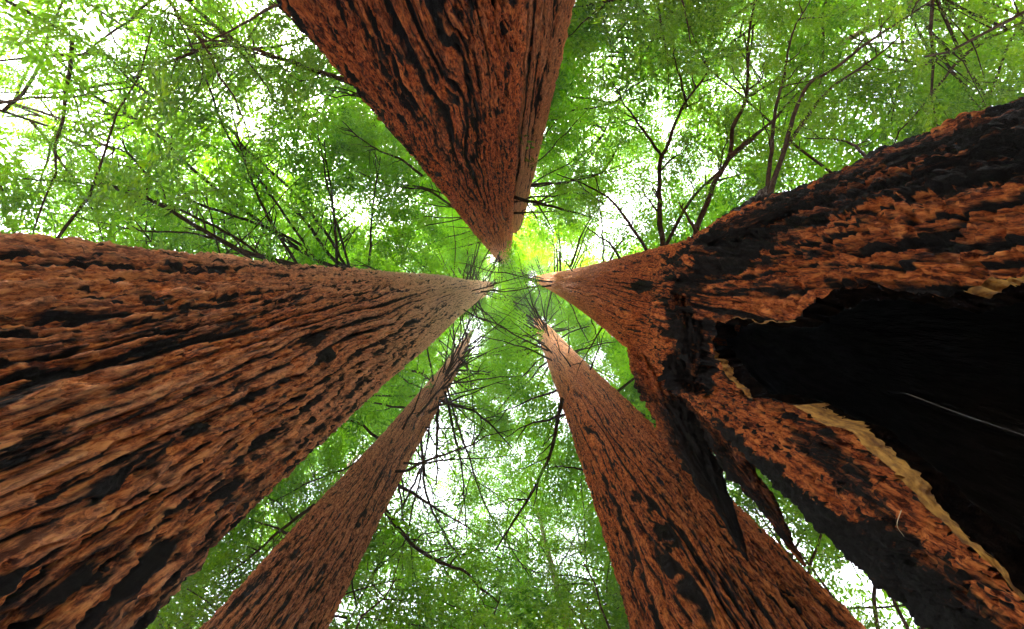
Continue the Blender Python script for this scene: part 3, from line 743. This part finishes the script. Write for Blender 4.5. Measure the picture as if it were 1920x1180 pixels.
# sprouts of the hollow tree, upper right
for pts, h0, h1, w in [
    ([(1246,480),(1242,459),(1237,349),(1242,298),(1256,271),(1288,202),(1334,138)], 8.6, 8.0, 11),
    ([(1242,298),(1214,257),(1180,205),(1145,156)], 8.4, 8.0, 6),
    ([(1288,202),(1270,130),(1262,92)], 8.2, 8.0, 5),
    ([(1295,470),(1301,445),(1334,349),(1366,294),(1375,239),(1398,183),(1398,92),(1412,-10)], 7.4, 7.2, 11),
    ([(1366,294),(1410,258),(1453,225),(1500,170)], 7.3, 7.2, 8),
    ([(1436,390),(1442,370),(1448,298),(1457,220),(1476,138),(1494,55),(1526,-10)], 5.3, 6.4, 9),
    ([(1440,378),(1467,284),(1503,170),(1568,128),(1632,78),(1719,18),(1770,-15)], 5.3, 6.4, 10),
    ([(1467,284),(1531,193),(1572,156),(1632,115),(1700,60)], 5.6, 6.4, 8),
    ([(1246,465),(1288,390),(1340,330),(1453,225)], 8.4, 7.6, 7),
    ([(1220,490),(1164,399),(1118,362),(1040,330)], 9.0, 9.5, 7),
    ([(1165,490),(1140,455),(1095,417)], 10.5, 11, 5),
    ([(1070,500),(1095,440),(1118,394)], 15, 14, 5),
    ([(1320,455),(1290,410),(1269,381)], 7.2, 7.5, 9),
    ([(1631,305),(1600,275),(1550,265),(1505,262)], 4.4, 5.4, 7)]:
    traced(tree_hollow, pts, h0, h1, w, dens=3.2, S=.55, leaf=M_LEAF, tmpl=T_LEAFY, seed=5)
# hanging limbs of the slim redwood and the lower right one
for pts, h0, h1, w, dn in [
    ([(824,752),(860,765),(902,786),(959,848)], 20, 18, 6, 2),
    ([(821,755),(822,800),(824,857),(819,905)], 20, 17, 7, 1),
    ([(793,800),(793,886),(807,943),(836,995),(869,1042)], 18, 14, 6, 1.5),
    ([(712,945),(722,957),(769,1014),(821,1052),(869,1071),(902,1104),(940,1133)], 12, 10.5, 9, 2.5),
    ([(848,694),(890,694),(926,698)], 27, 26, 5, 1),
    ([(810,712),(798,708),(770,700),(745,705)], 25, 24, 7, 1),
    ([(795,870),(760,943),(720,985),(684,1023)], 17, 13, 5, 2),
    ([(832,735),(850,824),(864,905),(869,1009)], 21, 16, 5, 1.2),
    ([(860,670),(874,690),(883,780),(883,857)], 28, 22, 5, 1),
    ([(838,725),(880,860),(930,980),(1000,1080)], 21, 14, 4, 1.5),
    ([(806,790),(790,900),(760,1020),(730,1140)], 19, 11, 4, 1.5),
    ([(590,945),(527,992),(470,1040),(418,1076)], 12, 10, 7, 4),
    ([(540,1000),(527,990),(500,980),(461,974)], 11, 11, 5, 4),
    ([(700,850),(640,880),(580,900),(500,940)], 15, 13, 4, 4)]:
    traced(tree_slim, pts, h0, h1, w, dens=dn, S=.85, seed=6)
for pts, h0, h1, w, dn in [
    ([(1056,745),(1049,767),(1030,853),(983,943),(926,1033)], 15, 12.5, 8, 1.5),
    ([(1100,885),(1078,879),(1040,878),(1018,882)], 13, 13, 4, 1),
    ([(1200,775),(1240,790),(1265,830),(1275,860)], 16, 14, 4, 2)]:
    traced(tree_low, pts, h0, h1, w, dens=dn, S=.8, seed=8)

# surrounding trees
def pole_tree(name, label, az, D, H, r0, crown_h, n, L, S, dens, templ, leafm, barkm, seed, tint=(.5, .27), lean=.04, shape=None, start=.12, spread=.55, gaps=True, droop=.2, rise=.1):
    r = np.random.default_rng(seed)
    a = math.radians(az); x0, y0 = D*math.cos(a), D*math.sin(a)
    root = thing(name, label, 'redwood tree' if 'redwood' in label else 'tree', (x0, y0, 0))
    hs_ = np.linspace(-.3, H, 26); t = np.clip(hs_/H, 0, 1)
    wx = lean*H*t**1.5*math.cos(seed*1.7) + np.sin(t*5+seed)*.012*H; wy = lean*H*t**1.5*math.sin(seed*1.7) + np.cos(t*4+seed)*.012*H
    path = np.stack([x0+wx-wx[0], y0+wy-wy[0], hs_], -1)
    v, f = tube(path, r0, r0*.12, 14, .04, .9)
    new_mesh('trunk', v - np.array(root.location), f, M_TWIG if r0 < .06 else M_STEM if r0 < .1 else barkm, None, {'tone': np.full(len(v), .2), 'char_shade': np.full(len(v), 0.0)}, True, root)
    def fn(h):
        hh = h + ZC
        return float(np.interp(hh, hs_, path[:, 0])), float(np.interp(hh, hs_, path[:, 1])), r0*(1-.88*min(1, max(0, h/H)))
    crown_of(root, fn, crown_h, H-ZC, n, L, S, dens, templ, leafm, M_TWIG, r, tint, shape, rad=.045, droop=droop, rise=rise, start=start, spread=spread, gaps=gaps)
    return root
big = dict(templ=T_FAR, leafm=M_NEEDLE, barkm=M_GREY)
und = dict(templ=T_LEAFY, leafm=M_LEAF, barkm=M_STEM)
BG = [
 # az, D, H, r0, crown_h, n, L, S, dens, kind, label
 (176, 13, 40, .35, 9, 70, 7, 1.7, 2.6, big, 'tall redwood further back, straight behind the big left trunk'),
 (240, 11, 38, .35, 9, 70, 6.5, 1.6, 2.6, big, 'tall redwood standing behind the left flank of the top trunk'),
 (262, 15, 42, .4, 11, 66, 7, 1.8, 2.4, big, 'tall redwood further back, straight behind the top trunk'),
 (-86, 11, 34, .3, 9, 60, 6, 1.5, 2.6, big, 'redwood behind the fused stem of the top trunk, foliage spilling to its right'),
 (-8, 10, 36, .35, 9, 66, 6.5, 1.6, 2.6, big, 'redwood behind the orange upper stem of the hollow tree'),
 (12, 15, 40, .4, 10, 60, 7, 1.8, 2.4, big, 'redwood wholly behind the hollow tree, only its outer sprays showing'),
 (33, 12, 36, .3, 9, 56, 6, 1.6, 2.6, big, 'redwood glimpsed in the slit between the charred slabs and the hollow tree'),
 (52, 12, 40, .35, 10, 60, 6.5, 1.7, 2.4, big, 'redwood behind the lower right orange trunk'),
 (80, 14, 40, .25, 10, 50, 6.5, 1.7, 2.0, big, 'redwood left of the lower right trunk, a bright green crown at the bottom edge'),
 (125, 14, 38, .3, 10, 56, 6, 1.7, 2.4, big, 'redwood behind the slim lower left trunk'),
 (148, 11, 36, .35, 9, 56, 6, 1.6, 2.6, big, 'redwood behind the lower flank of the big left trunk'),
 (215, 17, 34, .08, 10, 26, 7, 1.8, 1.4, big, 'hazy green tree at the top left, beyond the leafy limbs'),
 (-50, 16, 38, .08, 10, 40, 7, 1.8, 1.8, big, 'green conifer at upper right, beyond the forked dark sprouts'),
 (-34, 13, 27, .17, 10, 30, 5.5, 1.4, 2.0, big, 'tree with a grey slanting stem at the top right corner'),
 (102, 17, 36, .16, 10, 44, 6.5, 1.8, 1.6, big, 'sparse tree low in the middle of the bottom edge, sky showing through'),
 (199, 16, 40, .06, 12, 26, 6.5, 1.7, 1.4, big, 'redwood at the upper left whose needles fill the space above the big left trunk'),
 (183, 9, 36, .05, 15, 38, 5.0, 1.5, 1.7, big, 'light green slender redwood rising just behind the upper flank of the big left trunk'),
 (-58, 8.5, 36, .05, 15, 38, 5.0, 1.5, 1.7, big, 'light green slender redwood between the fused stem and the hollow tree'),
 (98, 13, 34, .05, 14, 34, 5.5, 1.5, 1.8, big, 'slender redwood between the slim trunk and the lower right trunk, thin crown'),
 (-70, 15, 38, .06, 12, 36, 6.0, 1.7, 1.8, big, 'redwood at the top right of the broad top trunk, soft green sprays'),
 (197, 13, 20, .08, 9.5, 24, 5, 1.0, 2.2, und, 'slender understory tree at the left edge above the big left trunk'),
 (207, 11, 19, .07, 9.5, 13, 4.5, .95, 2.0, und, 'young understory tree in the upper left, bluish green leaves'),
 (222, 10.5, 18, .07, 9, 24, 4.2, .9, 2.6, und, 'young understory tree leaning in beside the left edge of the top trunk'),
 (-68, 8.5, 15, .06, 6.5, 26, 4.2, .8, 3.4, und, 'leafy understory tree just right of the top trunk at the top edge'),
 (-46, 9.5, 15, .07, 6.5, 24, 4.5, .85, 3.4, und, 'understory tree behind the forked dark sprouts at upper right'),
 (-27, 11, 15, .08, 6, 32, 4.5, .9, 3.2, und, 'understory tree above the charred ridge at the right edge'),
 (76, 10, 17, .06, 8, 26, 4, .9, 2.8, und, 'bright young tree hugging the left side of the lower right trunk'),
 (92, 11, 17, .06, 8, 20, 4, .9, 2.2, und, 'thin young tree at the middle of the bottom edge'),
 (112, 11, 18, .07, 8, 26, 4.2, .9, 2.6, und, 'thin young tree right of the slim redwood at the bottom'),
 (135, 12, 18, .07, 7, 30, 4.5, 1.0, 3.2, und, 'bright understory tree in the wedge between the big left trunk and the slim one'),
 (43, 9, 14, .06, 5.5, 26, 3.8, .8, 2.6, und, 'understory tree showing in the gap at the lower right corner'),
]
for i, (az, D, H, r0, ch_, n, L, S, dens, kind, lab) in enumerate(BG):
    pole_tree('redwood_tree' if 'redwood' in lab else 'conifer_tree' if kind is big else 'understory_tree', lab, az, D, H, r0, ch_, n, L, S, dens, seed=200+i,
              tint=(.62, .3) if kind is big else (.55, .32), **kind)

# air: thin damp haze through the grove
def haze():
    R_, zt = 60.0, 84.0
    v = [(x, y, z) for z in (-1.4, zt) for y in (-R_, R_) for x in (-R_, R_)]
    f = [(0,2,3,1),(4,5,7,6),(0,1,5,4),(2,6,7,3),(0,4,6,2),(1,3,7,5)]
    m = bpy.data.materials.new('haze'); m.use_nodes = True; nt = m.node_tree; nt.nodes.clear()
    o = nt.nodes.new('ShaderNodeOutputMaterial'); p = nt.nodes.new('ShaderNodeVolumePrincipled')
    p.inputs['Color'].default_value = (.86, .93, 1.0, 1); p.inputs['Density'].default_value = .0014; p.inputs['Anisotropy'].default_value = .3
    nt.links.new(p.outputs[0], o.inputs['Volume'])
    h = new_mesh('haze', v, f, m, smooth=False); h['kind'] = 'stuff'
haze()
# small things caught on the bark
def strand(name, label, cat, pts, h, rad, mat):
    root = np.array([0, 0, 0])
    path = smooth_path([P(x, y, hh) for (x, y), hh in zip(pts, h)], 24)
    v, f = tube(path, rad, rad*.6, 5)
    c = path[0]
    o = new_mesh(name, v-c, f, mat); o.location = c; o['label'] = label; o['category'] = cat
q1, _ = near_hit(fnR, 1690, 957, .05); q2, _ = near_hit(fnR, 1682, 985, .06); q3, _ = near_hit(fnR, 1695, 1006, .05)
strand('dry_stem', 'pale curled dry grass stem stuck to the dark bark of the hollow tree lower limb', 'stem', [(1690,957),(1682,985),(1695,1006)], [q1[2], q2[2], q3[2]], .0014, M_STRAW)
strand('spider_thread', 'white spider thread strung across the black hollow at the right edge', 'thread', [(1700,738),(1800,776),(1925,818)], [2.2, 1.95, 1.75], .0006, M_THREAD)
